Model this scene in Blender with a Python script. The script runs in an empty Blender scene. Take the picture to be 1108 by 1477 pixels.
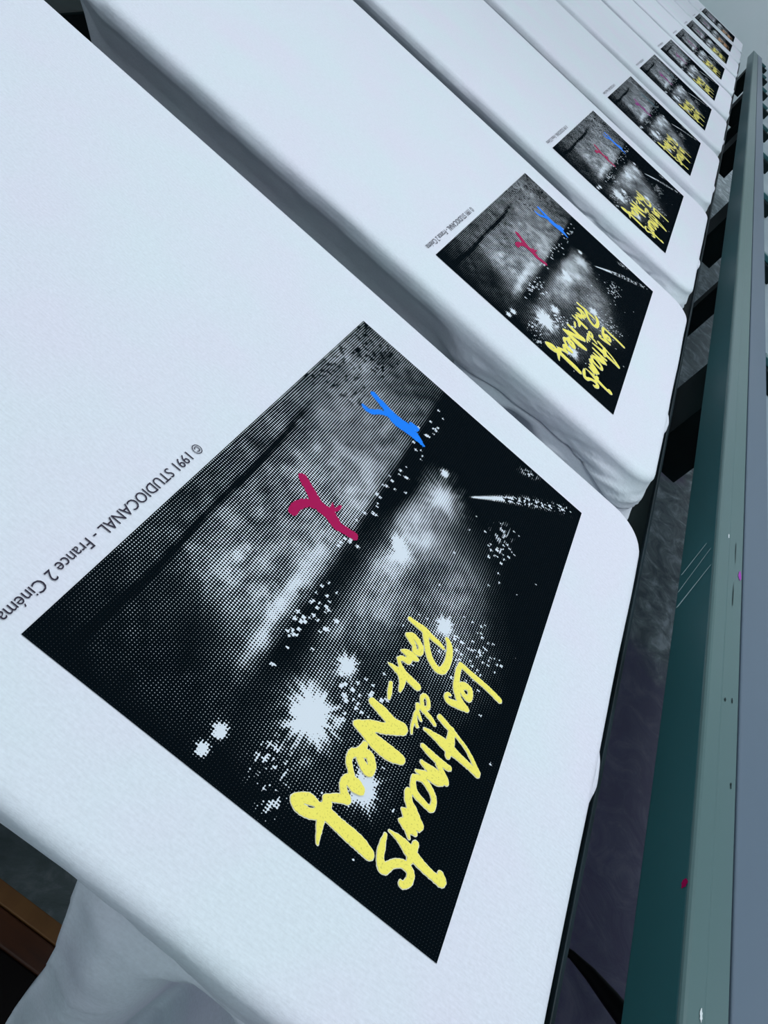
import bpy, bmesh, math, random
import numpy as np
from mathutils import Vector, Matrix
SC = bpy.context.scene
COL = SC.collection
T = 0.76            # height of the shirt tops above the floor
PITCH = 0.5919      # spacing of the shirts along the row
NSH = 10
rng = np.random.default_rng(7)

# ------------------------------------------------------------------ helpers
def link(name, me, parent=None, mat=None, smooth=False):
    o = bpy.data.objects.new(name, me)
    COL.objects.link(o)
    if mat: 
        me.materials.clear(); me.materials.append(mat)
    if smooth:
        for p in me.polygons: p.use_smooth = True
    if parent: o.parent = parent
    return o

def mesh_from(verts, faces, name='mesh'):
    me = bpy.data.meshes.new(name)
    me.from_pydata([tuple(v) for v in verts], [], faces)
    me.update()
    return me

def fix_normals(me):
    bm = bmesh.new(); bm.from_mesh(me)
    bmesh.ops.recalc_face_normals(bm, faces=bm.faces)
    bm.to_mesh(me); bm.free()
    return me

def box_bm(bm, x0, x1, y0, y1, z0, z1, bev=0.0):
    b = bmesh.new()
    bmesh.ops.create_cube(b, size=1)
    for v in b.verts:
        v.co = Vector(((x0+x1)/2 + v.co.x*(x1-x0), (y0+y1)/2 + v.co.y*(y1-y0), (z0+z1)/2 + v.co.z*(z1-z0)))
    if bev > 0:
        bmesh.ops.bevel(b, geom=list(b.edges), offset=bev, segments=3, affect='EDGES', profile=0.5)
    m = bpy.data.meshes.new('tmp'); b.to_mesh(m); b.free()
    bm.from_mesh(m); bpy.data.meshes.remove(m)

def boxes(name, lst, mat, parent=None, bev=0.002, smooth=False):
    bm = bmesh.new()
    for b in lst: box_bm(bm, *b, bev=bev)
    me = bpy.data.meshes.new(name); bm.to_mesh(me); bm.free()
    return link(name, me, parent, mat, smooth)

def tube(name, pts, radii, mat, parent=None, seg=14):
    pts = [Vector(p) for p in pts]; verts = []; faces = []
    for i, p in enumerate(pts):
        d = (pts[min(i+1, len(pts)-1)] - pts[max(i-1, 0)]).normalized()
        a = d.orthogonal().normalized() if i == 0 else (a - d*a.dot(d)).normalized()
        b = d.cross(a)
        for k in range(seg):
            t = 2*math.pi*k/seg
            verts.append(p + (a*math.cos(t) + b*math.sin(t))*radii[i])
    for i in range(len(pts)-1):
        for k in range(seg):
            faces.append((i*seg+k, i*seg+(k+1) % seg, (i+1)*seg+(k+1) % seg, (i+1)*seg+k))
    faces.append(tuple(range(seg))[::-1]); faces.append(tuple((len(pts)-1)*seg+k for k in range(seg)))
    return link(name, fix_normals(mesh_from(verts, faces)), parent, mat, True)

def empty(name, loc, label, cat, group=None, rz=0):
    o = bpy.data.objects.new(name, None); COL.objects.link(o)
    o.location = loc; o.rotation_euler = (0, 0, rz); o.empty_display_size = 0.05
    o['label'] = label; o['category'] = cat
    if group: o['group'] = group
    return o

def tag(o, label, cat, group=None):
    o['label'] = label; o['category'] = cat
    if group: o['group'] = group
    return o

def structure(o):
    o['kind'] = 'structure'; return o

def hashnoise(seed):
    g = np.random.default_rng(seed).random((256, 256))
    def f(x, y):
        x = np.asarray(x, float); y = np.asarray(y, float)
        xi = np.floor(x).astype(int); yi = np.floor(y).astype(int)
        fx = x-xi; fy = y-yi
        fx = fx*fx*(3-2*fx); fy = fy*fy*(3-2*fy)
        a = g[xi % 256, yi % 256]; b = g[(xi+1) % 256, yi % 256]
        c = g[xi % 256, (yi+1) % 256]; d = g[(xi+1) % 256, (yi+1) % 256]
        return (a*(1-fx)+b*fx)*(1-fy) + (c*(1-fx)+d*fx)*fy
    return f
def fbm(f, x, y, oc=4):
    s = 0; a = .5
    for i in range(oc):
        s = s + a*f(x*2**i+17.3*i, y*2**i+5.1*i); a *= .5
    return s/(1-.5**oc)

# ------------------------------------------------------------------ materials
def lin(c):
    return tuple(((v/255)/12.92 if v/255 <= .04045 else ((v/255+.055)/1.055)**2.4) for v in c)

def principled(name, col, rough=.6, metal=0.0, spec=.5):
    m = bpy.data.materials.new(name); m.use_nodes = True
    nt = m.node_tree; b = nt.nodes['Principled BSDF']
    b.inputs['Base Color'].default_value = (*col, 1); b.inputs['Roughness'].default_value = rough
    b.inputs['Metallic'].default_value = metal; b.inputs['Specular IOR Level'].default_value = spec
    return m, nt, b

def N(nt, t, **kw):
    n = nt.nodes.new(t)
    for k, v in kw.items(): setattr(n, k, v)
    return n

def mottled(name, c1, c2, scale=6, detail=5, rough=.5, metal=0, spec=.5, bump=0, bscale=60, c3=None, lo=.35, hi=.65, stretch=(1, 1, 1)):
    m, nt, b = principled(name, c1, rough, metal, spec)
    tc = N(nt, 'ShaderNodeTexCoord'); mp = N(nt, 'ShaderNodeMapping'); mp.inputs['Scale'].default_value = stretch
    nt.links.new(tc.outputs['Object'], mp.inputs['Vector'])
    n = N(nt, 'ShaderNodeTexNoise'); n.inputs['Scale'].default_value = scale; n.inputs['Detail'].default_value = detail
    nt.links.new(mp.outputs[0], n.inputs['Vector'])
    r = N(nt, 'ShaderNodeValToRGB'); r.color_ramp.elements[0].position = lo; r.color_ramp.elements[1].position = hi
    r.color_ramp.elements[0].color = (*c1, 1); r.color_ramp.elements[1].color = (*c2, 1)
    if c3:
        e = r.color_ramp.elements.new((lo+hi)/2); e.color = (*c3, 1)
    nt.links.new(n.outputs['Fac'], r.inputs['Fac']); nt.links.new(r.outputs['Color'], b.inputs['Base Color'])
    if bump:
        n2 = N(nt, 'ShaderNodeTexNoise'); n2.inputs['Scale'].default_value = bscale; n2.inputs['Detail'].default_value = 4
        nt.links.new(mp.outputs[0], n2.inputs['Vector'])
        bp = N(nt, 'ShaderNodeBump'); bp.inputs['Strength'].default_value = bump; bp.inputs['Distance'].default_value = .002
        nt.links.new(n2.outputs['Fac'], bp.inputs['Height']); nt.links.new(bp.outputs[0], b.inputs['Normal'])
    return m

def cotton():
    m, nt, b = principled('white_jersey', (.8, .83, .88), .85, 0, .2)
    tc = N(nt, 'ShaderNodeTexCoord')
    n = N(nt, 'ShaderNodeTexNoise'); n.inputs['Scale'].default_value = 9; n.inputs['Detail'].default_value = 3
    nt.links.new(tc.outputs['Object'], n.inputs['Vector'])
    r = N(nt, 'ShaderNodeValToRGB')
    r.color_ramp.elements[0].position = .35; r.color_ramp.elements[1].position = .65
    r.color_ramp.elements[0].color = (.755, .765, .855, 1); r.color_ramp.elements[1].color = (.725, .80, .85, 1)
    nt.links.new(n.outputs['Fac'], r.inputs['Fac'])
    # knit: fine ribs along the shirt plus slubs
    mp = N(nt, 'ShaderNodeMapping'); mp.inputs['Scale'].default_value = (160, 900, 400)
    nt.links.new(tc.outputs['Object'], mp.inputs['Vector'])
    k = N(nt, 'ShaderNodeTexNoise'); k.inputs['Scale'].default_value = 1; k.inputs['Detail'].default_value = 3
    nt.links.new(mp.outputs[0], k.inputs['Vector'])
    g = N(nt, 'ShaderNodeTexNoise'); g.inputs['Scale'].default_value = 520; g.inputs['Detail'].default_value = 2
    nt.links.new(tc.outputs['Object'], g.inputs['Vector'])
    ad = N(nt, 'ShaderNodeMath', operation='ADD'); nt.links.new(k.outputs['Fac'], ad.inputs[0]); nt.links.new(g.outputs['Fac'], ad.inputs[1])
    mr = N(nt, 'ShaderNodeMapRange'); mr.inputs[1].default_value = .6; mr.inputs[2].default_value = 1.4; mr.inputs[3].default_value = .93; mr.inputs[4].default_value = 1.05
    nt.links.new(ad.outputs[0], mr.inputs[0])
    mx = N(nt, 'ShaderNodeMix', data_type='RGBA', blend_type='MULTIPLY'); mx.inputs[0].default_value = 1
    nt.links.new(r.outputs['Color'], mx.inputs[6]); nt.links.new(mr.outputs[0], mx.inputs[7])
    nt.links.new(mx.outputs[2], b.inputs['Base Color'])
    w = N(nt, 'ShaderNodeTexNoise'); w.inputs['Scale'].default_value = 22; w.inputs['Detail'].default_value = 3
    nt.links.new(tc.outputs['Object'], w.inputs['Vector'])
    b1 = N(nt, 'ShaderNodeBump'); b1.inputs['Strength'].default_value = .10; b1.inputs['Distance'].default_value = .0012
    nt.links.new(ad.outputs[0], b1.inputs['Height'])
    b2 = N(nt, 'ShaderNodeBump'); b2.inputs['Strength'].default_value = .06; b2.inputs['Distance'].default_value = .006
    nt.links.new(w.outputs['Fac'], b2.inputs['Height']); nt.links.new(b1.outputs[0], b2.inputs['Normal'])
    nt.links.new(b2.outputs[0], b.inputs['Normal'])
    return m

def halftone():
    m, nt, b = principled('halftone_black_ink', (.01, .012, .016), .95, 0, .0)
    at = N(nt, 'ShaderNodeAttribute'); at.attribute_name = 'tone'
    tc = N(nt, 'ShaderNodeTexCoord'); sp = N(nt, 'ShaderNodeSeparateXYZ'); nt.links.new(tc.outputs['Object'], sp.inputs[0])
    p = 2*math.pi/0.00175
    def M(op, a, bb=None):
        n = N(nt, 'ShaderNodeMath', operation=op)
        for i, v in enumerate((a, bb)):
            if v is None: continue
            if isinstance(v, (int, float)): n.inputs[i].default_value = v
            else: nt.links.new(v, n.inputs[i])
        return n.outputs[0]
    cx = M('COSINE', M('MULTIPLY', sp.outputs['X'], p)); cy = M('COSINE', M('MULTIPLY', sp.outputs['Y'], p))
    h = M('ADD', M('MULTIPLY', M('ADD', cx, cy), .22), .5)
    d = M('SUBTRACT', at.outputs['Fac'], h)
    mr = N(nt, 'ShaderNodeMapRange'); mr.inputs[1].default_value = -.09; mr.inputs[2].default_value = .09
    nt.links.new(d, mr.inputs[0])
    mx = N(nt, 'ShaderNodeMix', data_type='RGBA'); mx.inputs[6].default_value = (.0022, .0045, .0065, 1); mx.inputs[7].default_value = (.72, .78, .84, 1)
    nt.links.new(mr.outputs[0], mx.inputs[0]); nt.links.new(mx.outputs[2], b.inputs['Base Color'])
    return m

def ink(name, col, rough=.6, speck=.0):
    m, nt, b = principled(name, col, rough, 0, .12)
    if speck:
        tc = N(nt, 'ShaderNodeTexCoord'); n = N(nt, 'ShaderNodeTexNoise'); n.inputs['Scale'].default_value = 900; n.inputs['Detail'].default_value = 2
        nt.links.new(tc.outputs['Object'], n.inputs['Vector'])
        r = N(nt, 'ShaderNodeValToRGB'); r.color_ramp.elements[0].position = .28; r.color_ramp.elements[1].position = .42
        r.color_ramp.elements[0].color = (col[0]*speck, col[1]*speck, col[2]*speck, 1); r.color_ramp.elements[1].color = (*col, 1)
        nt.links.new(n.outputs['Fac'], r.inputs['Fac']); nt.links.new(r.outputs['Color'], b.inputs['Base Color'])
    return m

def floor_mat():
    m, nt, b = principled('stained_concrete', (.05, .06, .07), .38, 0, .5)
    tc = N(nt, 'ShaderNodeTexCoord')
    n = N(nt, 'ShaderNodeTexNoise'); n.inputs['Scale'].default_value = 13; n.inputs['Detail'].default_value = 9; n.inputs['Roughness'].default_value = .65; n.inputs['Distortion'].default_value = 1.0
    nt.links.new(tc.outputs['Object'], n.inputs['Vector'])
    r = N(nt, 'ShaderNodeValToRGB'); e = r.color_ramp.elements
    e[0].position = .40; e[0].color = (.13, .16, .18, 1); e[1].position = .64; e[1].color = (.62, .68, .72, 1)
    x = e.new(.52); x.color = (.27, .32, .35, 1)
    nt.links.new(n.outputs['Fac'], r.inputs['Fac'])
    # dried purple ink: small and broad spill; third patch dark green-grey near first shirts
    n2 = N(nt, 'ShaderNodeTexNoise'); n2.inputs['Scale'].default_value = 3.1; n2.inputs['Detail'].default_value = 5
    nt.links.new(tc.outputs['Object'], n2.inputs['Vector'])
    prev = r.outputs['Color']
    for (c, rad, col, amt) in (((.80, 2.36, 0), .22, (.17, .09, .22), .95), ((1.0, .75, 0), .75, (.12, .09, .21), .85), ((-.3, .3, 0), .9, (.08, .12, .12), .7)):
        vd = N(nt, 'ShaderNodeVectorMath', operation='DISTANCE'); vd.inputs[1].default_value = c
        nt.links.new(tc.outputs['Object'], vd.inputs[0])
        ad = N(nt, 'ShaderNodeMath', operation='MULTIPLY_ADD'); ad.inputs[1].default_value = rad*.8; ad.inputs[2].default_value = -rad*.4
        nt.links.new(n2.outputs['Fac'], ad.inputs[0])
        sm = N(nt, 'ShaderNodeMath', operation='ADD'); nt.links.new(vd.outputs['Value'], sm.inputs[0]); nt.links.new(ad.outputs[0], sm.inputs[1])
        mr = N(nt, 'ShaderNodeMapRange'); mr.inputs[1].default_value = rad; mr.inputs[2].default_value = rad*.82; mr.inputs[3].default_value = 0; mr.inputs[4].default_value = amt
        nt.links.new(sm.outputs[0], mr.inputs[0])
        mx = N(nt, 'ShaderNodeMix', data_type='RGBA'); nt.links.new(mr.outputs[0], mx.inputs[0]); nt.links.new(prev, mx.inputs[6]); mx.inputs[7].default_value = (*col, 1)
        prev = mx.outputs[2]
    nt.links.new(prev, b.inputs['Base Color'])
    bp = N(nt, 'ShaderNodeBump'); bp.inputs['Strength'].default_value = .4; bp.inputs['Distance'].default_value = .004
    nt.links.new(n.outputs['Fac'], bp.inputs['Height']); nt.links.new(bp.outputs[0], b.inputs['Normal'])
    return m

M_COT = cotton(); M_HALF = halftone(); M_FLOOR = floor_mat()
M_YEL = ink('yellow_ink', (.95, .85, .15), .6, .7)
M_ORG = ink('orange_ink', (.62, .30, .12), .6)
M_PINK = ink('magenta_ink', (.40, .003, .085), .6)
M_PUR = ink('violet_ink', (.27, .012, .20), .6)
M_BLUE = ink('blue_ink', (.006, .22, .93), .6)
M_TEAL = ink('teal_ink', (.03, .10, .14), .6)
M_TXT = ink('grey_credit_ink', (.035, .03, .05), .7)
M_BLACK = mottled('black_painted_steel', (.002, .007, .008), (.004, .014, .015), 12, rough=.5, spec=.15)
M_RAILTOP = mottled('grey_green_painted_steel', lin((74, 106, 104)), lin((84, 108, 112)), 3, rough=.45, spec=.35, stretch=(1, .25, 1))
M_RAILBLUE = mottled('blue_grey_painted_steel', lin((80, 99, 116)), lin((94, 110, 126)), 3, rough=.5, spec=.3, stretch=(1, .2, 1))
M_RAILSIDE = mottled('dark_teal_steel', lin((42, 92, 97)), lin((48, 100, 105)), 4, rough=.3, spec=.5, stretch=(1, .25, 1))  # darker teal than the flanges, for the rail side and clamp fingers
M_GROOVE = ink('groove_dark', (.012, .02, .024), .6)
M_WHITE = mottled('white_enamel', (.62, .68, .70), (.7, .75, .78), 5, rough=.4)
M_TABLE = mottled('pale_grey_enamel', lin((120, 140, 150)), lin((140, 158, 166)), 5, rough=.5)
M_ALU = mottled('brushed_aluminium', (.5, .52, .55), (.6, .62, .65), 8, rough=.35, metal=1)
M_WALL = mottled('grey_plaster', (.56, .66, .68), (.60, .66, .70), 1.5, rough=.9, bump=.2, bscale=40)
M_CEIL = mottled('white_ceiling', (.7, .74, .78), (.75, .78, .8), 2, rough=.95)
M_WOOD = mottled('brown_wood', lin((95, 52, 26)), lin((60, 32, 18)), 14, rough=.5, stretch=(.4, 3, 3))
M_TAN = mottled('tan_wood_edge', lin((150, 104, 60)), lin((112, 74, 42)), 20, rough=.5, stretch=(1, .3, 1))
M_DARKW = ink('dark_wood', (.008, .006, .006), .6)
M_RUB = ink('black_rubber', (.004, .004, .005), .5)
def lamp_mat():
    m, nt, b = principled('lamp_diffuser', (.9, .95, 1), .4)
    b.inputs['Emission Color'].default_value = (.86, .95, 1, 1); b.inputs['Emission Strength'].default_value = 2.5
    return m
M_LAMP = lamp_mat()

# ------------------------------------------------------------------ room
def slab(name, x0, x1, y0, y1, z0, z1, mat): return structure(boxes(name, [(x0, x1, y0, y1, z0, z1)], mat, bev=0))
X0, X1, Y0, Y1, H = -3.2, 3.6, -2.6, 9.0, 2.9
slab('floor', X0-.1, X1+.1, Y0-.1, Y1+.1, -.1, 0, M_FLOOR)
slab('ceiling', X0-.1, X1+.1, Y0-.1, Y1+.1, H, H+.1, M_CEIL)
slab('wall_far', X0-.1, X1+.1, Y1, Y1+.1, 0, H, M_WALL)
slab('wall_near', X0-.1, X1+.1, Y0-.1, Y0, 0, H, M_WALL)
slab('wall_left', X0-.1, X0, Y0, Y1, 0, H, M_WALL)
slab('wall_right', X1, X1+.1, Y0, Y1, 0, H, M_WALL)

# ------------------------------------------------------------------ ceiling lamps; outer rows and those behind the camera added as fill
for xi, x in enumerate((-1.7, .5, 2.3)):
    for yi, y in enumerate((-1.5, .6, 3.6, 7.5)):
        side = ['left of the shirt row (added side fill)', 'over the shirt row', 'right of the rail (added side fill)'][xi]
        where = ['behind the camera (added fill)', 'near the first shirts', 'near the last shirts', 'close to the far wall'][yi]
        o = empty('ceiling_and_fill_light', (x, y, H-.09), 'long white ceiling light %s, %s' % (side, where), 'light', 'ceiling lights of the print room')
        boxes('housing', [(-.65, .65, -.16, .16, .03, .09)], M_WHITE, o, .006)
        boxes('diffuser', [(-.62, .62, -.13, .13, .0, .03)], M_LAMP, o, .006)
        l = bpy.data.lights.new('ceiling_and_fill_lamp', 'AREA'); l.shape = 'RECTANGLE'; l.size = 1.3; l.size_y = .4
        l.energy = [5, 16, 10.6, 16.5][yi]; l.color = (.93, .965, 1.0)
        lo = bpy.data.objects.new('ceiling_and_fill_lamp', l); COL.objects.link(lo); lo.location = (x, y, H-.11)

# ------------------------------------------------------------------ the print
TITLE = [[(155.1,165.8,1.4),(161.2,165.9,1.8),(166.1,166.4,2.3),(172.2,165.7,1.8),(178.1,165.5,1.6),(183.0,164.9,0.8)],[(166.8,166.3,2.0),(171.1,159.6,1.8),(175.3,153.1,1.9),(179.8,149.3,2.0),(184.7,147.6,2.2),(188.1,149.6,2.2),(189.2,155.8,2.1),(188.2,163.7,2.1),(185.9,169.7,1.9),(182.6,173.2,1.2)],[(158.5,153.5,1.5),(162.3,152.0,1.8),(165.3,150.0,1.3),(167.3,147.1,1.6),(170.3,149.1,1.9),(169.3,153.0,1.6),(165.8,155.3,1.8),(161.8,156.4,1.7),(158.3,153.8,1.4)],[(159.7,140.7,0.7),(162.7,141.9,1.9),(166.6,142.4,2.5),(170.5,143.0,1.2)],[(165.8,141.0,2.2),(166.3,136.8,1.5)],[(160.0,134.0,1.0),(162.4,136.2,1.5),(166.3,136.8,1.5)],[(160.1,134.0,1.0),(163.0,130.6,1.2),(167.8,127.5,2.1),(172.8,126.8,2.3),(177.8,126.2,2.3)],[(156.2,126.2,0.5),(160.8,126.3,1.5),(165.9,125.7,2.4),(168.5,121.5,1.8),(169.6,115.3,0.8)],[(162.6,115.6,1.0),(164.1,110.8,1.3),(165.6,105.9,0.8)],[(185.7,117.4,1.2),(183.5,121.8,1.1),(184.5,124.9,1.1),(187.4,123.8,1.1),(189.3,119.4,1.2),(187.4,116.7,1.1),(185.7,117.4,1.1)],[(184.5,115.6,1.2),(189.5,115.0,1.3),(193.9,114.0,1.3),(197.2,112.6,1.0)],[(183.1,115.8,1.3),(184.2,112.5,1.0),(186.0,110.6,1.0),(188.6,108.4,0.7)],[(184.2,112.5,0.9),(184.3,107.8,1.0),(187.9,103.3,0.9)],[(184.5,107.3,0.9),(185.0,101.6,0.8),(186.6,97.0,0.6)],[(230.6,161.5,1.8),(220.3,162.8,1.8),(206.9,163.1,1.8),(198.4,163.9,1.5)],[(197.6,163.9,1.4),(197.7,158.0,1.6),(199.2,151.5,1.8),(201.1,145.6,2.2),(204.3,140.9,1.9),(207.2,139.0,2.0),(211.9,137.6,1.9)],[(202.2,146.5,2.3),(204.7,151.1,2.2),(208.6,152.3,1.9),(210.9,149.8,1.7),(211.1,145.4,1.8),(207.6,145.3,1.6),(204.2,146.8,1.5)],[(211.9,137.6,1.7),(205.7,135.5,2.1),(200.2,133.6,1.8),(197.2,134.6,1.4),(197.1,137.1,1.1),(198.7,138.2,0.9)],[(198.7,119.3,1.7),(207.1,117.4,1.7),(213.7,116.1,1.1),(222.6,112.8,1.1),(229.6,108.1,1.3),(233.0,105.0,1.7)],[(192.8,105.4,0.8),(199.7,105.9,1.8),(208.7,105.9,3.1),(217.9,105.3,2.3),(227.1,104.7,1.9),(233.1,103.9,1.7)],[(208.4,117.8,1.6),(210.5,108.8,2.6),(212.0,100.5,1.4)],[(195.8,95.0,1.3),(201.6,94.2,1.8),(209.1,93.8,1.9),(215.4,94.6,1.5)],[(198.8,86.0,1.0),(203.1,85.5,1.8),(209.5,85.7,2.5),(216.8,85.5,1.6)],[(198.1,79.0,0.8),(203.1,80.6,1.7),(211.0,82.3,2.2),(214.2,83.2,1.5)],[(208.4,91.9,1.5),(215.5,87.0,1.7)],[(198.2,74.8,1.4),(203.1,77.3,1.6),(208.8,75.6,1.6),(213.5,72.0,1.5),(214.3,65.8,1.5),(208.8,65.7,1.5),(201.7,67.5,1.9),(198.9,71.3,1.6),(198.2,74.8,1.4)],[(198.6,65.1,2.1),(200.6,60.8,2.1),(205.7,57.0,2.5),(212.2,53.1,1.6)],[(199.6,54.4,1.0),(204.0,53.2,2.7),(211.5,51.4,1.6)],[(200.1,48.3,0.8),(205.3,48.7,2.9),(210.7,47.8,1.3)],[(204.5,47.5,1.3),(208.6,43.5,0.7)],[(197.2,39.5,0.5),(203.5,39.6,1.5),(210.9,37.8,2.8),(219.6,35.9,2.3),(228.0,34.9,2.0),(233.7,35.4,2.4),(232.1,38.3,1.7)],[(213.2,43.0,1.6),(213.4,37.3,2.2),(213.4,32.1,1.3)],[(196.0,36.5,0.7),(196.8,30.1,1.7),(198.3,24.4,1.9),(202.1,20.9,2.3),(205.7,26.2,1.8),(210.6,29.6,1.9),(215.9,28.8,1.9),(217.1,24.7,2.0),(215.3,20.9,1.5),(213.6,20.8,1.4)],[(158.1,96.5,2.1),(165.9,95.7,2.8),(174.0,94.1,3.0),(180.0,94.9,3.6)],[(180.0,94.9,3.5),(171.5,87.7,2.9),(164.5,83.7,2.8),(155.7,78.1,1.7)],[(155.8,77.7,1.7),(162.1,77.6,2.9),(170.6,76.5,3.9),(179.4,76.7,4.1),(186.8,78.2,2.7)],[(165.3,71.1,1.5),(164.7,65.5,2.0),(161.3,61.9,2.0),(161.4,56.9,1.6),(164.7,52.9,1.5),(167.7,49.5,1.7)],[(164.8,65.2,2.5),(169.9,67.2,2.3),(173.9,63.5,2.2),(174.0,59.0,2.3),(170.2,59.7,2.2),(166.5,61.9,2.0)],[(166.1,47.8,2.5),(170.4,47.6,3.5),(173.7,47.3,2.6)],[(165.3,47.6,2.3),(164.2,44.3,1.8),(166.5,40.6,1.9),(169.5,38.1,2.4)],[(169.5,38.1,2.4),(164.5,35.1,1.9),(160.2,31.8,1.6)],[(159.9,31.6,1.7),(161.7,28.4,2.5),(158.3,25.8,1.3),(152.9,25.5,2.5),(148.7,23.1,2.3),(146.0,20.3,2.0),(150.6,18.5,2.5),(156.3,19.5,2.3),(161.1,23.5,2.6)],[(162.5,25.3,3.1),(169.4,24.5,3.1),(177.7,23.9,3.4),(185.9,23.4,3.4),(192.2,22.2,2.7)],[(161.7,22.5,2.1),(163.7,16.7,1.5),(166.3,9.7,0.6)]]
PINK = [[(47.8,201.5,3.4),(57.1,196.6,3.7),(66.6,191.2,4.2),(75.8,191.2,4.6),(83.9,188.1,3.9),(91.1,189.3,3.4),(96.2,190.7,3.4)],[(56.7,171.7,3.2),(56.8,179.1,3.3),(60.4,186.3,3.1),(65.9,190.3,3.6)],[(76.7,194.2,2.4),(72.9,201.3,1.0)],[(77.1,198.4,1.7),(78.7,204.2,1.2)]]
BLUE = [[(46.1,327.3,2.9),(60.1,323.8,3.5),(72.5,320.8,5.5),(82.8,322.5,5.6),(91.1,321.5,4.0),(100.2,318.8,1.6)],[(46.4,306.9,1.8),(52.7,307.1,2.8),(58.4,314.4,2.5),(64.9,320.2,2.8)],[(88.1,330.2,2.9),(83.2,330.5,2.3)]]

PW, PH = 0.400, 0.2456          # along the row (y), along the shirt (x)

def stroke_mesh(strokes, z, jag=0.0, seed=1, grow=0.0, step=.4):
    """brushed strokes as one clean flat outline mesh (iso-contour of the union of round brush dabs), millimetres in"""
    hn = hashnoise(seed+50)
    dabs = []
    for st in strokes:
        P = [Vector(p) for p in st]
        for i in range(len(P)-1):
            p0 = P[max(i-1, 0)]; p1 = P[i]; p2 = P[i+1]; p3 = P[min(i+2, len(P)-1)]
            n = max(4, int((p2-p1).length/.35))
            for k in range(n+1):
                t = k/n
                dabs.append(.5*((2*p1)+(p2-p0)*t+(2*p0-5*p1+4*p2-p3)*t*t+(3*p1-p0-3*p2+p3)*t**3))
    D = np.array([tuple(d) for d in dabs]); D[:, 2] = np.maximum(D[:, 2]*1.12, .45)+grow
    x0, x1 = D[:, 0].min()-6, D[:, 0].max()+6; y0, y1 = D[:, 1].min()-6, D[:, 1].max()+6
    xs = np.arange(x0, x1, step); ys = np.arange(y0, y1, step)
    F = np.full((len(xs), len(ys)), 9.0)
    for cx, cy, r in D:
        i0 = int((cx-r-1.2-x0)/step); i1 = int((cx+r+1.2-x0)/step)+2; j0 = int((cy-r-1.2-y0)/step); j1 = int((cy+r+1.2-y0)/step)+2
        X, Y = np.meshgrid(xs[i0:i1], ys[j0:j1], indexing='ij')
        F[i0:i1, j0:j1] = np.minimum(F[i0:i1, j0:j1], np.hypot(X-cx, Y-cy)-r)
    X, Y = np.meshgrid(xs, ys, indexing='ij')
    F = F + jag*(hn(X/1.1, Y/1.1)-.5)*2
    F = np.where(np.abs(F) < 1e-4, 1e-4, F)
    vid = {}; V = []; faces = []
    def vert(key, x, y):
        if key not in vid: vid[key] = len(V); V.append((x/1000, y/1000, z))
        return vid[key]
    act = np.argwhere((F[:-1, :-1] < 0) | (F[1:, :-1] < 0) | (F[1:, 1:] < 0) | (F[:-1, 1:] < 0))
    for i, j in act.tolist():
        c = [(i, j), (i+1, j), (i+1, j+1), (i, j+1)]; poly = []
        for k in range(4):
            a, b = c[k], c[(k+1) % 4]; fa, fb = F[a], F[b]
            if fa < 0: poly.append(vert(a, xs[a[0]], ys[a[1]]))
            if (fa < 0) != (fb < 0):
                t = fa/(fa-fb); key = (min(a, b), max(a, b))
                poly.append(vert(key, xs[a[0]]+(xs[b[0]]-xs[a[0]])*t, ys[a[1]]+(ys[b[1]]-ys[a[1]])*t))
        if len(poly) >= 3: faces.append(tuple(poly))
    return mesh_from(V, faces)

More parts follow.
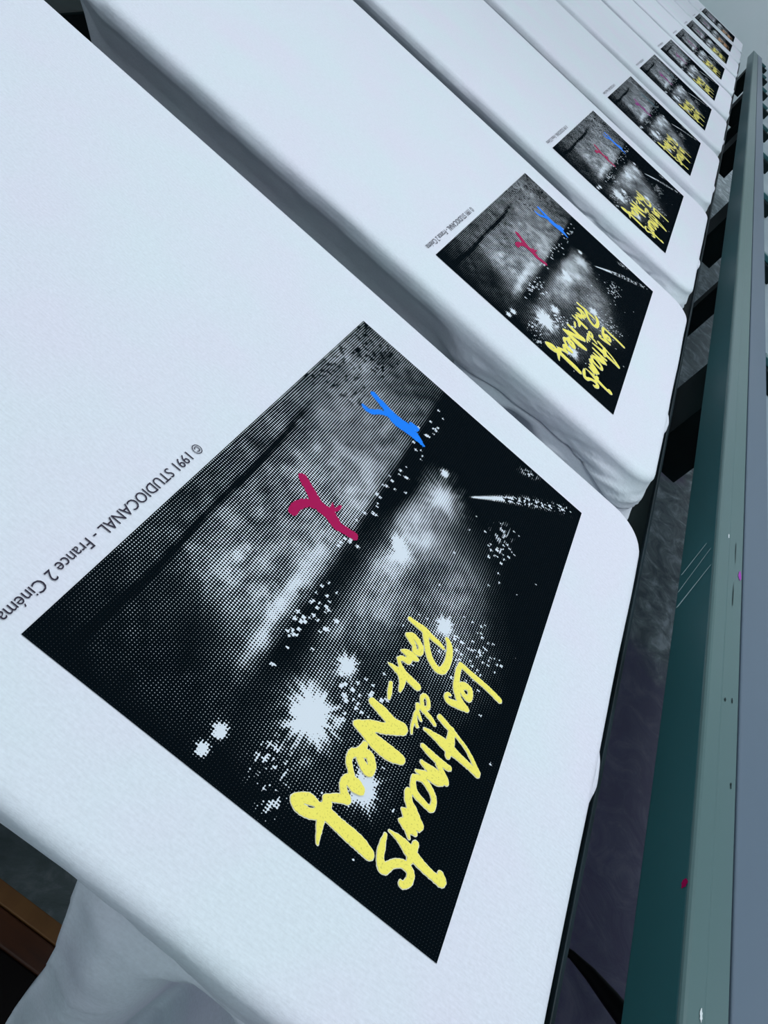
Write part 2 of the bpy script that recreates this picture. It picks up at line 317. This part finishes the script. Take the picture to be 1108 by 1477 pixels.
def tone_mesh():
    nx, ny = 248, 402
    xs = np.linspace(0, PH, nx); ys = np.linspace(0, PW, ny)
    X, Y = np.meshgrid(xs*1000, ys*1000, indexing='ij')
    f1 = hashnoise(3); f2 = hashnoise(11); f3 = hashnoise(23)
    n1 = fbm(f1, X/26, Y/34, 5); n2 = fbm(f2, X/7, Y/9, 4); n3 = fbm(f3, X/50+3, Y/50, 4)
    def sg(v, w): return 1/(1+np.exp(-np.clip(v/w, -30, 30)))
    def g(cx, cy, sx, sy, ang=0):
        c, s = math.cos(math.radians(ang)), math.sin(math.radians(ang))
        u = (X-cx)*c+(Y-cy)*s; v = -(X-cx)*s+(Y-cy)*c
        return np.exp(-(u/sx)**2-(v/sy)**2)
    t = .05 + .10*(n1-.4)
    # pale weathered field on the low side
    edge = 96 - .028*np.clip(Y-180, 0, None)
    field = sg(edge - X, 1.2)
    tf = .38 + .30*(n1-.5) + .42*(n2-.5)
    tf *= .30 + .70*sg(Y-70, 26)
    tf *= 1 - .38*sg(24-X, 6)*sg(250-Y, 40)
    tf *= 1 - .45*sg(X-60, 8)*sg(Y-345, 12)
    tf *= 1 - .30*sg(Y-372, 10)
    tf += .05*g(68, 250, 26, 60) + .12*g(84, 215, 12, 40)
    ln = 18 + 7*np.exp(-((Y-70)/55)**2) - 3*np.sin(Y/40)
    tf -= .30*np.exp(-((X-ln)/2.2)**2)*sg(Y-8, 4)*sg(250-Y, 20)
    tf += .42*(.4+n2)*np.exp(-((X-86-2*np.sin(Y/30))/4.5)**2)*sg(Y-62, 6)*sg(160-Y, 8)
    tf += .30*g(62, 105, 26, 26)*n2
    tf -= .10*g(60, 60, 20, 22)*(n2*2)
    # peppered texture towards the far corner
    pep = (f2(X/2.2, Y/2.8) > .72) & (f1(X/18, Y/26) > .35) & (Y > 285) & (X < 45)
    tf = np.where(pep, tf-.28, tf)
    t = t*(1-field) + tf*field
    out = 1-field
    # drifting smoke
    sm = .42*g(125, 235, 20, 66) + .36*g(122, 165, 26, 50) + .30*g(165, 215, 34, 44, 20) + .24*g(200, 165, 26, 40) + .30*g(118, 95, 14, 40) + .2*g(160, 60, 40, 50)
    t = t + out*sm*(.55+.8*n3)*(.45+1.1*n2)*(.5+n1)
    # dark strip beside the field
    ds = sg(X-edge, 1.5)*sg(edge+19-2.5*np.sin(Y/9)-X, 1.5)*sg(Y-215, 12)
    t = t*(1-.97*ds)
    ds2 = sg(X-edge, 1.5)*sg(edge+20-X, 3)*sg(Y-70, 6)*sg(215-Y, 8)
    t = t*(1-.72*ds2)
    # heavy black towards the outer edges
    t *= 1 - .93*sg(Y-300, 9)*sg(X-edge-16, 5)
    t *= 1 - .80*sg(X-215+.25*(200-Y)*0, 12)
    t *= 1 - .92*sg(14-Y, 7)
    t *= 1 - .9*sg(X-170, 14)*sg(60-Y, 18)
    # bursts of light
    for cx, cy, r, a in ((135, 285, 13, .55), (129, 207, 6, .7), (133, 64, 11, 1.5), (136, 105, 5.5, 1.1), (176, 49, 7, 1.6), (178, 181, 4.5, 1.6), (96, 11, 2.6, 1.8), (98, 24, 3.0, 1.8), (124, 214, 4, 1.0), (126, 310, 3, 1.5)):
        ang = np.arctan2(Y-cy, X-cx); d = np.hypot(X-cx, (Y-cy)/1.35)
        ray = f3(ang*7+40, d/5.)*.8 + .6
        t = t + a*np.exp(-(d/(r*ray))**2.4)
    for cx, cy, r in ((128, 28, 12), (137, 12, 7), (187, 300, 10)):
        d = np.hypot(X-cx, (Y-cy)/1.3)
        ray = (f2(X/1.5, Y/3.0) > .66)
        t = t + ray*.6*np.exp(-(d/r)**4)
    # rising streak that breaks into sparks
    L = np.hypot(240-153, 393-310); ux, uy = (240-153)/L, (393-310)/L
    s = (X-153)*ux+(Y-310)*uy; w = -(X-153)*uy+(Y-310)*ux - 4*np.sin(s/40)
    wid = .6+3.4*np.clip(s/60, 0, 1)
    st = np.exp(-(w/wid)**2)*sg(s, 1)*sg(L-4-s, 2)
    brk = np.where(s > 35, (f1(X/1.6, Y/1.6) > .5+.25*np.clip((s-35)/70, 0, 1)), 1)
    t = t + 1.3*st*brk
    t = t + .9*(f2(X/1.3+7, Y/2.4) > .62)*g(187, 391, 9, 4, 30)
    # scattered sparks
    r2 = np.random.default_rng(5)
    def sparks(pts, r0=.7, r1=1.3):
        nonlocal t
        for cx, cy in pts:
            r = r2.uniform(r0, r1); t = t + 1.4*np.exp(-(((X-cx)**2+(Y-cy)**2)/r**2)**1.5)
    sparks([(98+r2.normal(0, 4.5), y) for y in r2.uniform(175, 372, 46)])
    sparks([(100+r2.normal(0, 2), y) for y in r2.uniform(70, 150, 22)])
    sparks([(108+r2.normal(0, 5), 118+r2.normal(0, 9)) for _ in range(16)])
    sparks([(191+r2.normal(0, 7), 283+r2.normal(0, 9)) for _ in range(24)], .6, 1.1)
    sparks([(152+r2.normal(0, 10), 95+r2.normal(0, 13)) for _ in range(26)])
    sparks([(200+r2.normal(0, 12), 175+r2.normal(0, 16)) for _ in range(60)], .5, .9)
    sparks([(r2.uniform(150, 240), r2.uniform(10, 330)) for _ in range(34)], .5, .9)
    t = np.clip(t-.035, 0.0, 1.0)
    V = np.stack([X/1000, Y/1000, np.full_like(X, .0004)], -1).reshape(-1, 3)
    idx = np.arange(nx*ny).reshape(nx, ny)
    F = np.stack([idx[:-1, :-1], idx[1:, :-1], idx[1:, 1:], idx[:-1, 1:]], -1).reshape(-1, 4)
    me = bpy.data.meshes.new('print'); me.from_pydata(V.tolist(), [], F.tolist()); me.update()
    a = me.attributes.new('tone', 'FLOAT', 'POINT'); a.data.foreach_set('value', t.reshape(-1).astype(np.float32))
    return me

ME_TONE = tone_mesh(); ME_TONE.materials.append(M_HALF)
ME_TITLE = stroke_mesh(TITLE, .0010, .22, 2)
ME_RIM = stroke_mesh(TITLE, .0007, .22, 2, grow=.42); ME_RIM.materials.append(ink('pale_knockout', (.80, .80, .66), .6))
ME_PINK = stroke_mesh(PINK, .0008, .55, 3, grow=-.35)
ME_BLUE = stroke_mesh(BLUE, .0008, .65, 4, grow=-.35)

def credit_mesh():
    cu = bpy.data.curves.new('credit', 'FONT'); cu.body = '\u00a9 1991 STUDIOCANAL - France 2 Cin\u00e9ma'
    cu.size = .0092; cu.resolution_u = 3
    o = bpy.data.objects.new('credit_tmp', cu); COL.objects.link(o)
    dg = bpy.context.evaluated_depsgraph_get(); dg.update()
    me = bpy.data.meshes.new_from_object(o.evaluated_get(dg))
    bpy.data.objects.remove(o); bpy.data.curves.remove(cu)
    xs = [v.co.x for v in me.vertices]; w = max(xs)-min(xs); x0 = min(xs)
    cap = 0.0092*.70
    for v in me.vertices:
        a = (v.co.x-x0)/w*.1640; b = v.co.y
        v.co = Vector((-.0138 + b*(.0066/cap), .1632 - a, .0006))
    me.materials.clear(); me.materials.append(M_TXT)
    return me
ME_CREDIT = credit_mesh()
for me, mt in ((ME_TITLE, M_YEL), (ME_PINK, M_PINK), (ME_BLUE, M_BLUE)): me.materials.append(mt)
def remat(me, mt):
    m = me.copy(); m.materials.clear(); m.materials.append(mt); return m
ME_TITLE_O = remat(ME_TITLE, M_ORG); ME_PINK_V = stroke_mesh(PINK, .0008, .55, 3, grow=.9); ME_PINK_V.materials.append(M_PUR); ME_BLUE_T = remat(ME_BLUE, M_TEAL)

# ------------------------------------------------------------------ the shirts
BX0, BX1, BY0, BY1 = -.428, .3165, -.0625, .4555
def outline():
    """rounded rectangle (counter clockwise) of points, outward normals"""
    pts = []
    def arc(cx, cy, r, a0, a1, n):
        for k in range(n):
            a = math.radians(a0+(a1-a0)*k/(n-1)); pts.append((cx+r*math.cos(a), cy+r*math.sin(a), math.cos(a), math.sin(a)))
    def seg(x0, y0, x1, y1, n, nx, ny):
        for k in range(1, n): pts.append((x0+(x1-x0)*k/n, y0+(y1-y0)*k/n, nx, ny))
    rl, rr_, rf = .036, .032, .040
    arc(BX0+rl, BY0+rl, rl, 180, 270, 8)
    seg(BX0+rl, BY0, BX1-rr_, BY0, 230, 0, -1)
    arc(BX1-rr_, BY0+rr_, rr_, 270, 360, 10)
    seg(BX1, BY0+rr_, BX1, BY1-rf, 70, 1, 0)
    arc(BX1-rf, BY1-rf, rf, 0, 90, 10)
    seg(BX1-rf, BY1, BX0+rl, BY1, 90, 0, 1)
    arc(BX0+rl, BY1-rl, rl, 90, 180, 8)
    seg(BX0, BY1-rl, BX0, BY0+rl, 60, -1, 0)
    return pts
OUT = outline()
def sstep(a, b, x):
    t = min(max((x-a)/(b-a), 0), 1); return t*t*(3-2*t)
TOPP = [(.0112, 0), (.0078, -.0004), (.0048, -.0015), (.0024, -.0034), (.0009, -.0060)]
PROF = TOPP+[(.0002, -.0095), (0, -.0140), (.0020, -.0190), (.0085, -.0260), (.0170, -.0370), (.0265, -.0500), (.0390, -.0800), (.0480, -.1000), (.0800, -.1120)]
# beside the sleeves the side hangs steeper down to a seam
PROFS = TOPP+[(.0003, -.0110), (.0002, -.0170), (.0006, -.0235), (.0018, -.0300), (.0030, -.0360), (.0130, -.0372), (.0260, -.0440), (.0500, -.0700), (.0900, -.1000)]
PROFL = TOPP+[(.0003, -.0080), (0, -.0100), (.0010, -.0110), (.0018, -.0118), (.0026, -.0124), (.0034, -.0129), (.0042, -.0133), (.0050, -.0137), (.0058, -.0140)]
def dense(P):
    out = list(P[:5])
    for k in range(4, len(P)-1):
        for q in (1, 2, 3):
            t = q/3; out.append((P[k][0]+(P[k+1][0]-P[k][0])*t, P[k][1]+(P[k+1][1]-P[k][1])*t))
    return out
PROF, PROFS, PROFL = dense(PROF), dense(PROFS), dense(PROFL)
SEAM = {0: (.014, .022, .027, .030, .033, .036), 1: (.045, .035, .0305, .0305, .0335, .041)}
SX = (.085, .134, .184, .225, .259, .295)
def seam(seed, x):
    k = seed % 20
    t = SEAM.get(k) or tuple(v+.004*math.sin(k*2.3+i*.8) for i, v in enumerate((.036, .034, .032, .033, .035, .040)))
    return float(np.interp(x, SX, t))
def body_mesh(seed):
    f = hashnoise(100+seed); g = hashnoise(200+seed)
    n = len(OUT); K = len(PROF); verts = []
    s = 0; S = []
    for i, p in enumerate(OUT):
        if i: s += math.hypot(p[0]-OUT[i-1][0], p[1]-OUT[i-1][1])
        S.append(s)
    for k in range(K):
        for i, (x, y, nx, ny) in enumerate(OUT):
            side = 1 if abs(ny) > .7 else 0
            ws = sstep(.045, .095, x)*sstep(0, .6, abs(ny)) + sstep(.20, .9, nx)*.6
            if x > .25: ws = max(ws, 1-sstep(.03, .07, min(y-BY0, BY1-y)))
            ws = min(ws, 1)
            wl = sstep(-.365, -.402, x) if True else 0
            wl = 1-sstep(-.402, -.368, x)
            zs = PROFS[k][1] if k < 5 else PROFS[4][1]+(PROFS[k][1]-PROFS[4][1])*(seam(seed, x)-.0060)/(.0360-.0060)
            d = PROF[k][0]*(1-ws)+PROFS[k][0]*ws; z = PROF[k][1]*(1-ws)+zs*ws
            d = d*(1-wl)+PROFL[k][0]*wl; z = z*(1-wl)+PROFL[k][1]*wl
            dep = min(-z/.05, 1)
            # slight waviness of the whole edge
            wob = .0022*(float(f(S[i]/.09, 3.3))-.5)*2*min(1, dep*4)
            if k == 0: wob *= 0
            wr = 0
            if ws > 0 and 5 <= k <= 24:
                u = S[i]
                cor = (1+.5*sstep(.18, .29, x))*(.35 if seed == 0 else 1)
                wr = cor*ws*min(1, max(0, k-8)/8)*(.0030*(float(g((u+z*2.5)/.020, z/.012+2))-.5) + .0036*(float(g((u-z*3.2)/.016+9, z/.010))-.5) - .0034*max(0, 1-abs(float(g((u-z*4)/.045+31, z/.016+5))-.5)/.07))
            wr += (1-ws)*(1-wl)*.0016*(float(g(S[i]/.02, z/.012+7))-.5)*min(1, dep*3)
            if x > .22 and k > 4:
                cn = sstep(.22, .30, x)*(1-sstep(.045, .085, min(y-BY0, BY1-y)))
                wr += cn*.011*sstep(.008, .036, -z)*(1 if k < 22 else 0)
            wr += .0055*wl*(1-sstep(-.395, -.375, x)*0)*sstep(.002, .010, -z)*abs(ny)
            off = -d + wob + wr
            verts.append((x+nx*off, y+ny*off, z))
    faces = []
    for k in range(K-1):
        for i in range(n):
            j = (i+1) % n
            faces.append((k*n+i, (k+1)*n+i, (k+1)*n+j, k*n+j))
    faces.append(tuple(range(n)))
    me = fix_normals(mesh_from(verts, faces))
    for p in me.polygons: p.use_smooth = len(p.vertices) == 4
    me.materials.append(M_COT)
    return me

def sleeve_mesh(seed, sgn):
    """short sleeve hanging below the side of the pallet; sgn -1 near side, +1 far side"""
    f = hashnoise(300+seed)
    NU, NV = 110, 44; verts = []; faces = []
    ybase = -BY0-.0085 if sgn < 0 else BY1-.0085
    Ln = .27
    for layer in (0, 1):
        for v in range(NV+1):
            tv = v/NV
            for u in range(NU+1):
                tu = u/NU
                z = -.036-Ln*tv**1.15
                xl = .080+.205*(-z-.02)+.006*math.sin(tv*5); xr = .3240+.004*sstep(0, .06, tv) - .085*sstep(.06, 1, tv)
                x = xl+(xr-xl)*tu
                z = -(seam(seed, x)+.0022)-Ln*tv**1.15
                hollow = math.exp(-((x-.168-.13*(-z-.04))/.019)**2)*sstep(.02, .12, tv)
                cor = 1+1.2*sstep(.18, .29, x)
                lobe = .004*math.sin(tu*9+tv*2)*min(1, tv*5)
                fold = .0060*(float(f((x*1.0+z*.5)/.030, z/.085))-.5)+.0045*(float(f((x-z*1.1)/.012+11, z/.05))-.5)
                yo = .0030+.0085*sstep(0, .06, tv)+.006*sstep(.04, .2, tv)+lobe*.5+cor*fold*min(1, tv*14)-.050*hollow
                edge = min(tu, 1-tu)
                yo -= (.012*(1-sstep(0, .12, tu)))*(.5+.5*sstep(0, .05, tv))
                if layer: yo = min(yo*.15, yo-.002)-.014*sstep(0, .15, edge)-.004
                rc = .032; ex = min(max(x-.008-(BX1-rc), 0), rc*.97)
                yo -= (rc-math.sqrt(rc*rc-ex*ex))*(1-.75*sstep(0, .16, tv)); yo += .006*sstep(.22, .30, x)
                y = (-(ybase)-yo) if sgn < 0 else (ybase+yo)
                verts.append((x, y, z))
    M = (NU+1)*(NV+1)
    def ix(l, v, u): return l*M+v*(NU+1)+u
    for v in range(NV):
        for u in range(NU):
            faces.append((ix(0, v, u), ix(0, v+1, u), ix(0, v+1, u+1), ix(0, v, u+1)))
            faces.append((ix(1, v, u), ix(1, v, u+1), ix(1, v+1, u+1), ix(1, v+1, u)))
        faces.append((ix(0, v, 0), ix(1, v, 0), ix(1, v+1, 0), ix(0, v+1, 0)))
        faces.append((ix(0, v, NU), ix(0, v+1, NU), ix(1, v+1, NU), ix(1, v, NU)))
    for u in range(NU): faces.append((ix(0, 0, u), ix(0, 0, u+1), ix(1, 0, u+1), ix(1, 0, u)))
    me = fix_normals(mesh_from(verts, faces))
    for p in me.polygons: p.use_smooth = True
    me.materials.append(M_COT)
    return me

def collar_mesh(seed):
    """ribbed neckband peeping out past the end of the pallet"""
    f = hashnoise(400+seed); verts = []; faces = []
    NU, NV = 40, 8
    y0, y1 = [(.128, .232), (.06, .16), (.10, .20), (.09, .22)][seed % 4]
    for u in range(NU+1):
        tu = u/NU; y = y0+(y1-y0)*tu
        e = math.sin(math.pi*tu)**.8
        skew = math.sin(math.pi*tu**.75)
        for v in range(NV+1):
            a = math.pi*(v/NV)
            r = .0085*e*(.6+.4*skew)
            x = BX1-.006 + .0075*e*skew + (.006*e+.002)*math.sin(a)
            z = -.0185 + (.0085*e+.002)*math.cos(a) + .0015*(float(f(y/.012, v))-.5)
            verts.append((x, y, z))
    for u in range(NU):
        for v in range(NV):
            faces.append((u*(NV+1)+v, (u+1)*(NV+1)+v, (u+1)*(NV+1)+v+1, u*(NV+1)+v+1))
    for u in range(NU): faces.append((u*(NV+1)+NV, (u+1)*(NV+1)+NV, (u+1)*(NV+1), u*(NV+1)))
    me = fix_normals(mesh_from(verts, faces))
    for p in me.polygons: p.use_smooth = True
    me.materials.append(M_COT)
    return me

LABELS = [
 'white t-shirt nearest the camera, its halftone print the largest of all',
 'white t-shirt directly behind the nearest one, full magenta and blue strokes on its print',
 'white t-shirt third from the camera, the farthest whose blue stroke stays bright',
 'white t-shirt fourth from the camera, with magenta stroke but hardly any blue',
 'white t-shirt fifth from the camera, between the fourth and the sixth shirt',
 'white t-shirt sixth from the camera, counted along the row of prints',
 'white t-shirt seventh from the camera, fourth counted from the wall end of the row',
 'white t-shirt eighth from the camera, the farthest with clear yellow lettering',
 'white t-shirt with orange-looking lettering, second to last before the wall',
 'white t-shirt at the far end of the row, last one before the grey wall']
for i in range(NSH):
    sh = empty('t_shirt', (0, i*PITCH, T), LABELS[i], 't-shirt', 'printed white t-shirts in a row')
    b = link('body', body_mesh(i), sh)
    md = b.modifiers.new('thickness', 'SOLIDIFY'); md.thickness = .0008; md.offset = -1
    s1 = link('sleeve', sleeve_mesh(i, -1), sh); s2 = link('sleeve', sleeve_mesh(i+20, 1), sh)
    link('collar', collar_mesh(i), sh)
    pr = link('graphic_print', ME_TONE, sh); pr['label'] = 'black halftone night picture'
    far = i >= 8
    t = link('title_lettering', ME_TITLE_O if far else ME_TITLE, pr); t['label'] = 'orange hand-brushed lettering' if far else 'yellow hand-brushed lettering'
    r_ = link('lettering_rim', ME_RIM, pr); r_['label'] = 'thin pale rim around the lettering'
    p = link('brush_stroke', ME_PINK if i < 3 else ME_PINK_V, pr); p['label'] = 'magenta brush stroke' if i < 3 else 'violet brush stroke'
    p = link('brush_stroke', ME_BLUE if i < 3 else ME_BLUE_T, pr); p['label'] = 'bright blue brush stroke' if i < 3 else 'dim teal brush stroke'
    c = link('credit_line', ME_CREDIT, sh); c['label'] = 'small dark credit lettering'
    # the board inside the shirt
    order = ['nearest', 'second', 'third', 'fourth', 'fifth', 'sixth', 'seventh', 'eighth', 'ninth', 'last'][i]
    pl = empty('shirt_board', (0, i*PITCH, T), 'flat aluminium board inside the %s t-shirt of the row' % order, 'board', 'boards carrying the shirts')
    boxes('platen', [(BX0+.012, BX1-.012, BY0+.014, BY1-.014, -.0120, -.0022)], M_ALU, pl, .003)
    boxes('support_arm', [(-.56, .02, .165, .225, -.030, -.0125), (-.56, -.46, .165, .225, -.070, -.028)], M_BLACK, pl, .003)

# ------------------------------------------------------------------ frames
YS, YE = -.75, 6.15
fr = empty('rear_frame_beam', (-.54, 0, 0), 'black steel beam carrying the arms behind the shirt tails', 'beam')
boxes('beam', [(-.10, .10, YS, YE, T-.20, T-.070)], M_BLACK, fr, .004)
for y in (-.6, 1.4, 3.4, 5.4): boxes('leg', [(-.04, .04, y-.05, y+.05, 0, T-.20)], M_BLACK, fr, .003)
fr = empty('front_frame_beam', (.37, 0, 0), 'narrow black steel beam running just below the shirt necks', 'beam')
boxes('beam', [(-.042, .0215, YS, YE, T-.135, T-.104)], M_BLACK, fr, .002)
boxes('edge_strip', [(.0215, .0255, YS, YE, T-.106, T-.101)], mottled('worn_steel_edge', lin((60, 78, 86)), lin((40, 55, 60)), 9, rough=.4), fr, .0008)
for y in (-.6, 1.0, 3.4, 5.8): boxes('leg', [(-.03, .015, y-.02, y+.02, 0, T-.135)], M_BLACK, fr, .002)

RE = 6.05
rl = empty('guide_rail', (0, 0, T), 'long teal-grey painted steel rail running beside the row of shirts', 'rail')
def rail_part(name, prof, mat, y1=RE, smooth=False):
    n = len(prof); v = [(x, YS, z) for x, z in prof]+[(x, y1, z) for x, z in prof]
    f = [(k, (k+1) % n, n+(k+1) % n, n+k) for k in range(n)]+[tuple(range(n))[::-1], tuple(range(n, 2*n))]
    me = fix_normals(mesh_from(v, f)); o = link(name, me, rl, mat)
    bv = o.modifiers.new('bevel', 'BEVEL'); bv.width = .0015; bv.segments = 3; bv.limit_method = 'ANGLE'
    return o
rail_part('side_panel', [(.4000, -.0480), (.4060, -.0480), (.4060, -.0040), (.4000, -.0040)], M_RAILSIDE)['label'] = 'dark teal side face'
a0 = [(.3995, -.0039), (.4000, -.0022), (.4012, -.0008), (.4030, 0)]
rail_part('top_flange', a0+[(.4160, 0), (.4168, -.0006), (.4350, -.0006), (.4360, -.0016), (.4360, -.0039)], M_RAILTOP)
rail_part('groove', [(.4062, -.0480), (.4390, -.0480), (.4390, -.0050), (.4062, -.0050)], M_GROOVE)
rail_part('outer_flange', [(.4374, -.0046), (.4374, -.0012), (.4386, -.0003), (.4720, -.0003), (.4736, -.0020), (.4736, -.0480), (.4394, -.0480), (.4394, -.0046)], M_RAILBLUE)['label'] = 'blue-grey outer flange'
# ink marks and scratches on the rail
def spot(name, pts, mat, label, z=.0004, parent=rl):
    v = [(x, y, z) for x, y in pts]; me = mesh_from(v, [tuple(range(len(v)))]); o = link(name, me, parent, mat); o['label'] = label; return o
def blob(cx, cy, rx, ry, n=14, seed=1, jag=.35):
    r = random.Random(seed)
    return [(cx+rx*math.cos(2*math.pi*k/n)*(1+r.uniform(-jag, jag)), cy+ry*math.sin(2*math.pi*k/n)*(1+r.uniform(-jag, jag))) for k in range(n)]
M_VIO = ink('violet_splash', (.32, .05, .38), .5); M_SCR = ink('pale_scratch', (.45, .6, .62), .4); M_CHIP = ink('chipped_dark', (.01, .02, .022), .5)
spot('ink_splash', blob(.4318, .512, .0022, .007, seed=4), M_VIO, 'violet ink splash', z=-.0001)
for k, (cx, cy, rx, ry) in enumerate([(.425, .545, .0004, .018), (.424, .470, .0005, .020), (.4280, .335, .0008, .003), (.4300, .250, .0007, .003), (.4205, .330, .0010, .002)]):
    spot('paint_chip', blob(cx, cy, rx, ry, seed=10+k), M_CHIP, 'dark paint chip', z=-.0001)
spot('paint_chip', blob(.4130, .0735, .0012, .0035, seed=31), M_WHITE, 'pale paint chip', z=.0005)
spot('paint_chip', blob(.4140, .560, .0008, .004, seed=32), M_WHITE, 'pale paint chip', z=.0005)
def side_spot(name, pts, mat, label):
    me = mesh_from([(.3996, y, z) for y, z in pts], [tuple(range(len(pts)))]); o = link(name, me, rl, mat); o['label'] = label; return o
side_spot('ink_splash', blob(.150, -.0065, .0035, .0030, seed=7), M_PINK, 'magenta ink spot')
for k, (y0, z0, y1, z1, w) in enumerate([(.462, -.045, .500, -.006, .0016), (.487, -.046, .530, -.008, .0009), (.515, -.044, .545, -.014, .0013)]):
    side_spot('scratch', [(y0, z0-w), (y1, z1-w*.4), (y1, z1+w*.4), (y0, z0+w)], M_SCR, 'pale scuff mark')

# work table to the right of the rail
tb = empty('machine_table', (0, 0, 0), 'long pale grey table with black underside brackets carrying the rail', 'table')
boxes('table_top', [(.432, 1.45, YS, 6.6, T-.075, T-.0485)], M_TABLE, tb, .003)
for y in (-.5, 2.5, 5.9):
    for x in (.62, 1.36): boxes('leg', [(x, x+.06, y, y+.06, 0, T-.075)], M_BLACK, tb, .004)
for k in range(5): boxes('bracket', [(.434, .505, 1.022+1.184*k, 1.20+1.184*k, T-.208, T-.0735)], M_BLACK, tb, .002)
for i in range(9):
    o = empty('registration_stop', (.486, 1.18+.592*i, T-.0485), 'small dark clamp at the right edge of the rail, one of a row', 'clamp', 'clamps along the rail')
    boxes('base', [(-.010, .05, -.016, .016, 0, .030)], M_BLACK, o, .003)
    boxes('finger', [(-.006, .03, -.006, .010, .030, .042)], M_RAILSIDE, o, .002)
for i, y in enumerate((2.377, 4.74)):
    o = empty('hanging_pin', (.446, y, T-.075), 'pale steel pin hanging under the table edge, %s' % ('beside the fourth t-shirt' if i == 0 else 'beside the eighth t-shirt'), 'pin')
    tube('pin', [(0, 0, -.070), (0, 0, 0)], [.0055, .0055], M_WHITE, o)
    tube('tip', [(0, 0, -.076), (0, 0, -.068)], [.004, .0062], M_BLACK, o)

# cable on the floor
pts = [(.60, .62, .008), (.72, .585, .010), (.82, .56, .014), (.873, .545, .045), (.905, .530, .058), (.945, .512, .066), (1.0, .492, .070), (1.15, .45, .05), (1.35, .40, .012)]
cb = tube('rubber_hose', pts, [.006, .006, .007, .007, .011, .015, .018, .018, .018], M_RUB)
tag(cb, 'black rubber hose arching across the dark floor below the rail', 'hose')

# wooden bench below the nearest shirt
wb = empty('wooden_bench', (-.22, .02, 0), 'brown wooden bench with a paler tan top edge below the nearest shirt', 'bench')
zb = T-.5
boxes('bench_top', [(-.40, .40, .012, .037, zb-.045, zb-.0015)], M_WOOD, wb, .002)
boxes('shade_slab', [(-.40, .40, -.20, .0115, zb-.045, zb-.004)], M_DARKW, wb, .002)['label'] = 'black slab for the shade below the brown wood'  # black slab stands in for the dark side and shadow below the wood
boxes('edge_strip', [(-.40, .40, .038, .054, zb-.045, zb)], M_TAN, wb, .001)['label'] = 'tan wood edge strip'
for x in (-.37, .33):
    for y in (-.18, 0.0): boxes('leg', [(x, x+.04, y, y+.04, 0, zb-.045)], M_DARKW, wb, .001)
boxes('shelf', [(-.38, .38, -.19, .04, .08, .10)], M_DARKW, wb, .001)
cp = empty('floor_glint', (.055, .158, 0), 'tiny pale block standing in for a glint on the floor behind the wooden bench', 'clip')  # small white block stands in for a bright glint near the floor
boxes('clip', [(-.006, .006, -.004, .004, 0, .008)], M_WHITE, cp, .001)
boxes('tab', [(.006, .010, -.004, .004, 0, .002)], M_WHITE, cp, .0003)

# ------------------------------------------------------------------ camera
R = np.array([[0.756913, 0.360226, 0.545271], [0.647021, -0.530413, -0.547746], [0.091906, 0.767398, -0.63455]])
Cc = (0.0541121, -0.18659426, 0.34388459+T)
cam = bpy.data.cameras.new('camera'); co = bpy.data.objects.new('camera', cam); COL.objects.link(co)
mat = Matrix(((R[0][0], -R[1][0], -R[2][0], Cc[0]), (R[0][1], -R[1][1], -R[2][1], Cc[1]), (R[0][2], -R[1][2], -R[2][2], Cc[2]), (0, 0, 0, 1)))
co.matrix_world = mat
cam.sensor_fit = 'HORIZONTAL'; cam.sensor_width = 36; cam.lens = 36*1157.9/1108; cam.clip_start = .01
SC.camera = co

w = bpy.data.worlds.new('world'); SC.world = w; w.use_nodes = True
w.node_tree.nodes['Background'].inputs[0].default_value = (.5, .6, .7, 1); w.node_tree.nodes['Background'].inputs[1].default_value = .3
SC.view_settings.view_transform = 'Standard'; SC.view_settings.look = 'None'; SC.view_settings.gamma = 1
SC.view_settings.use_curve_mapping = False
SC.view_settings.exposure = 0.0
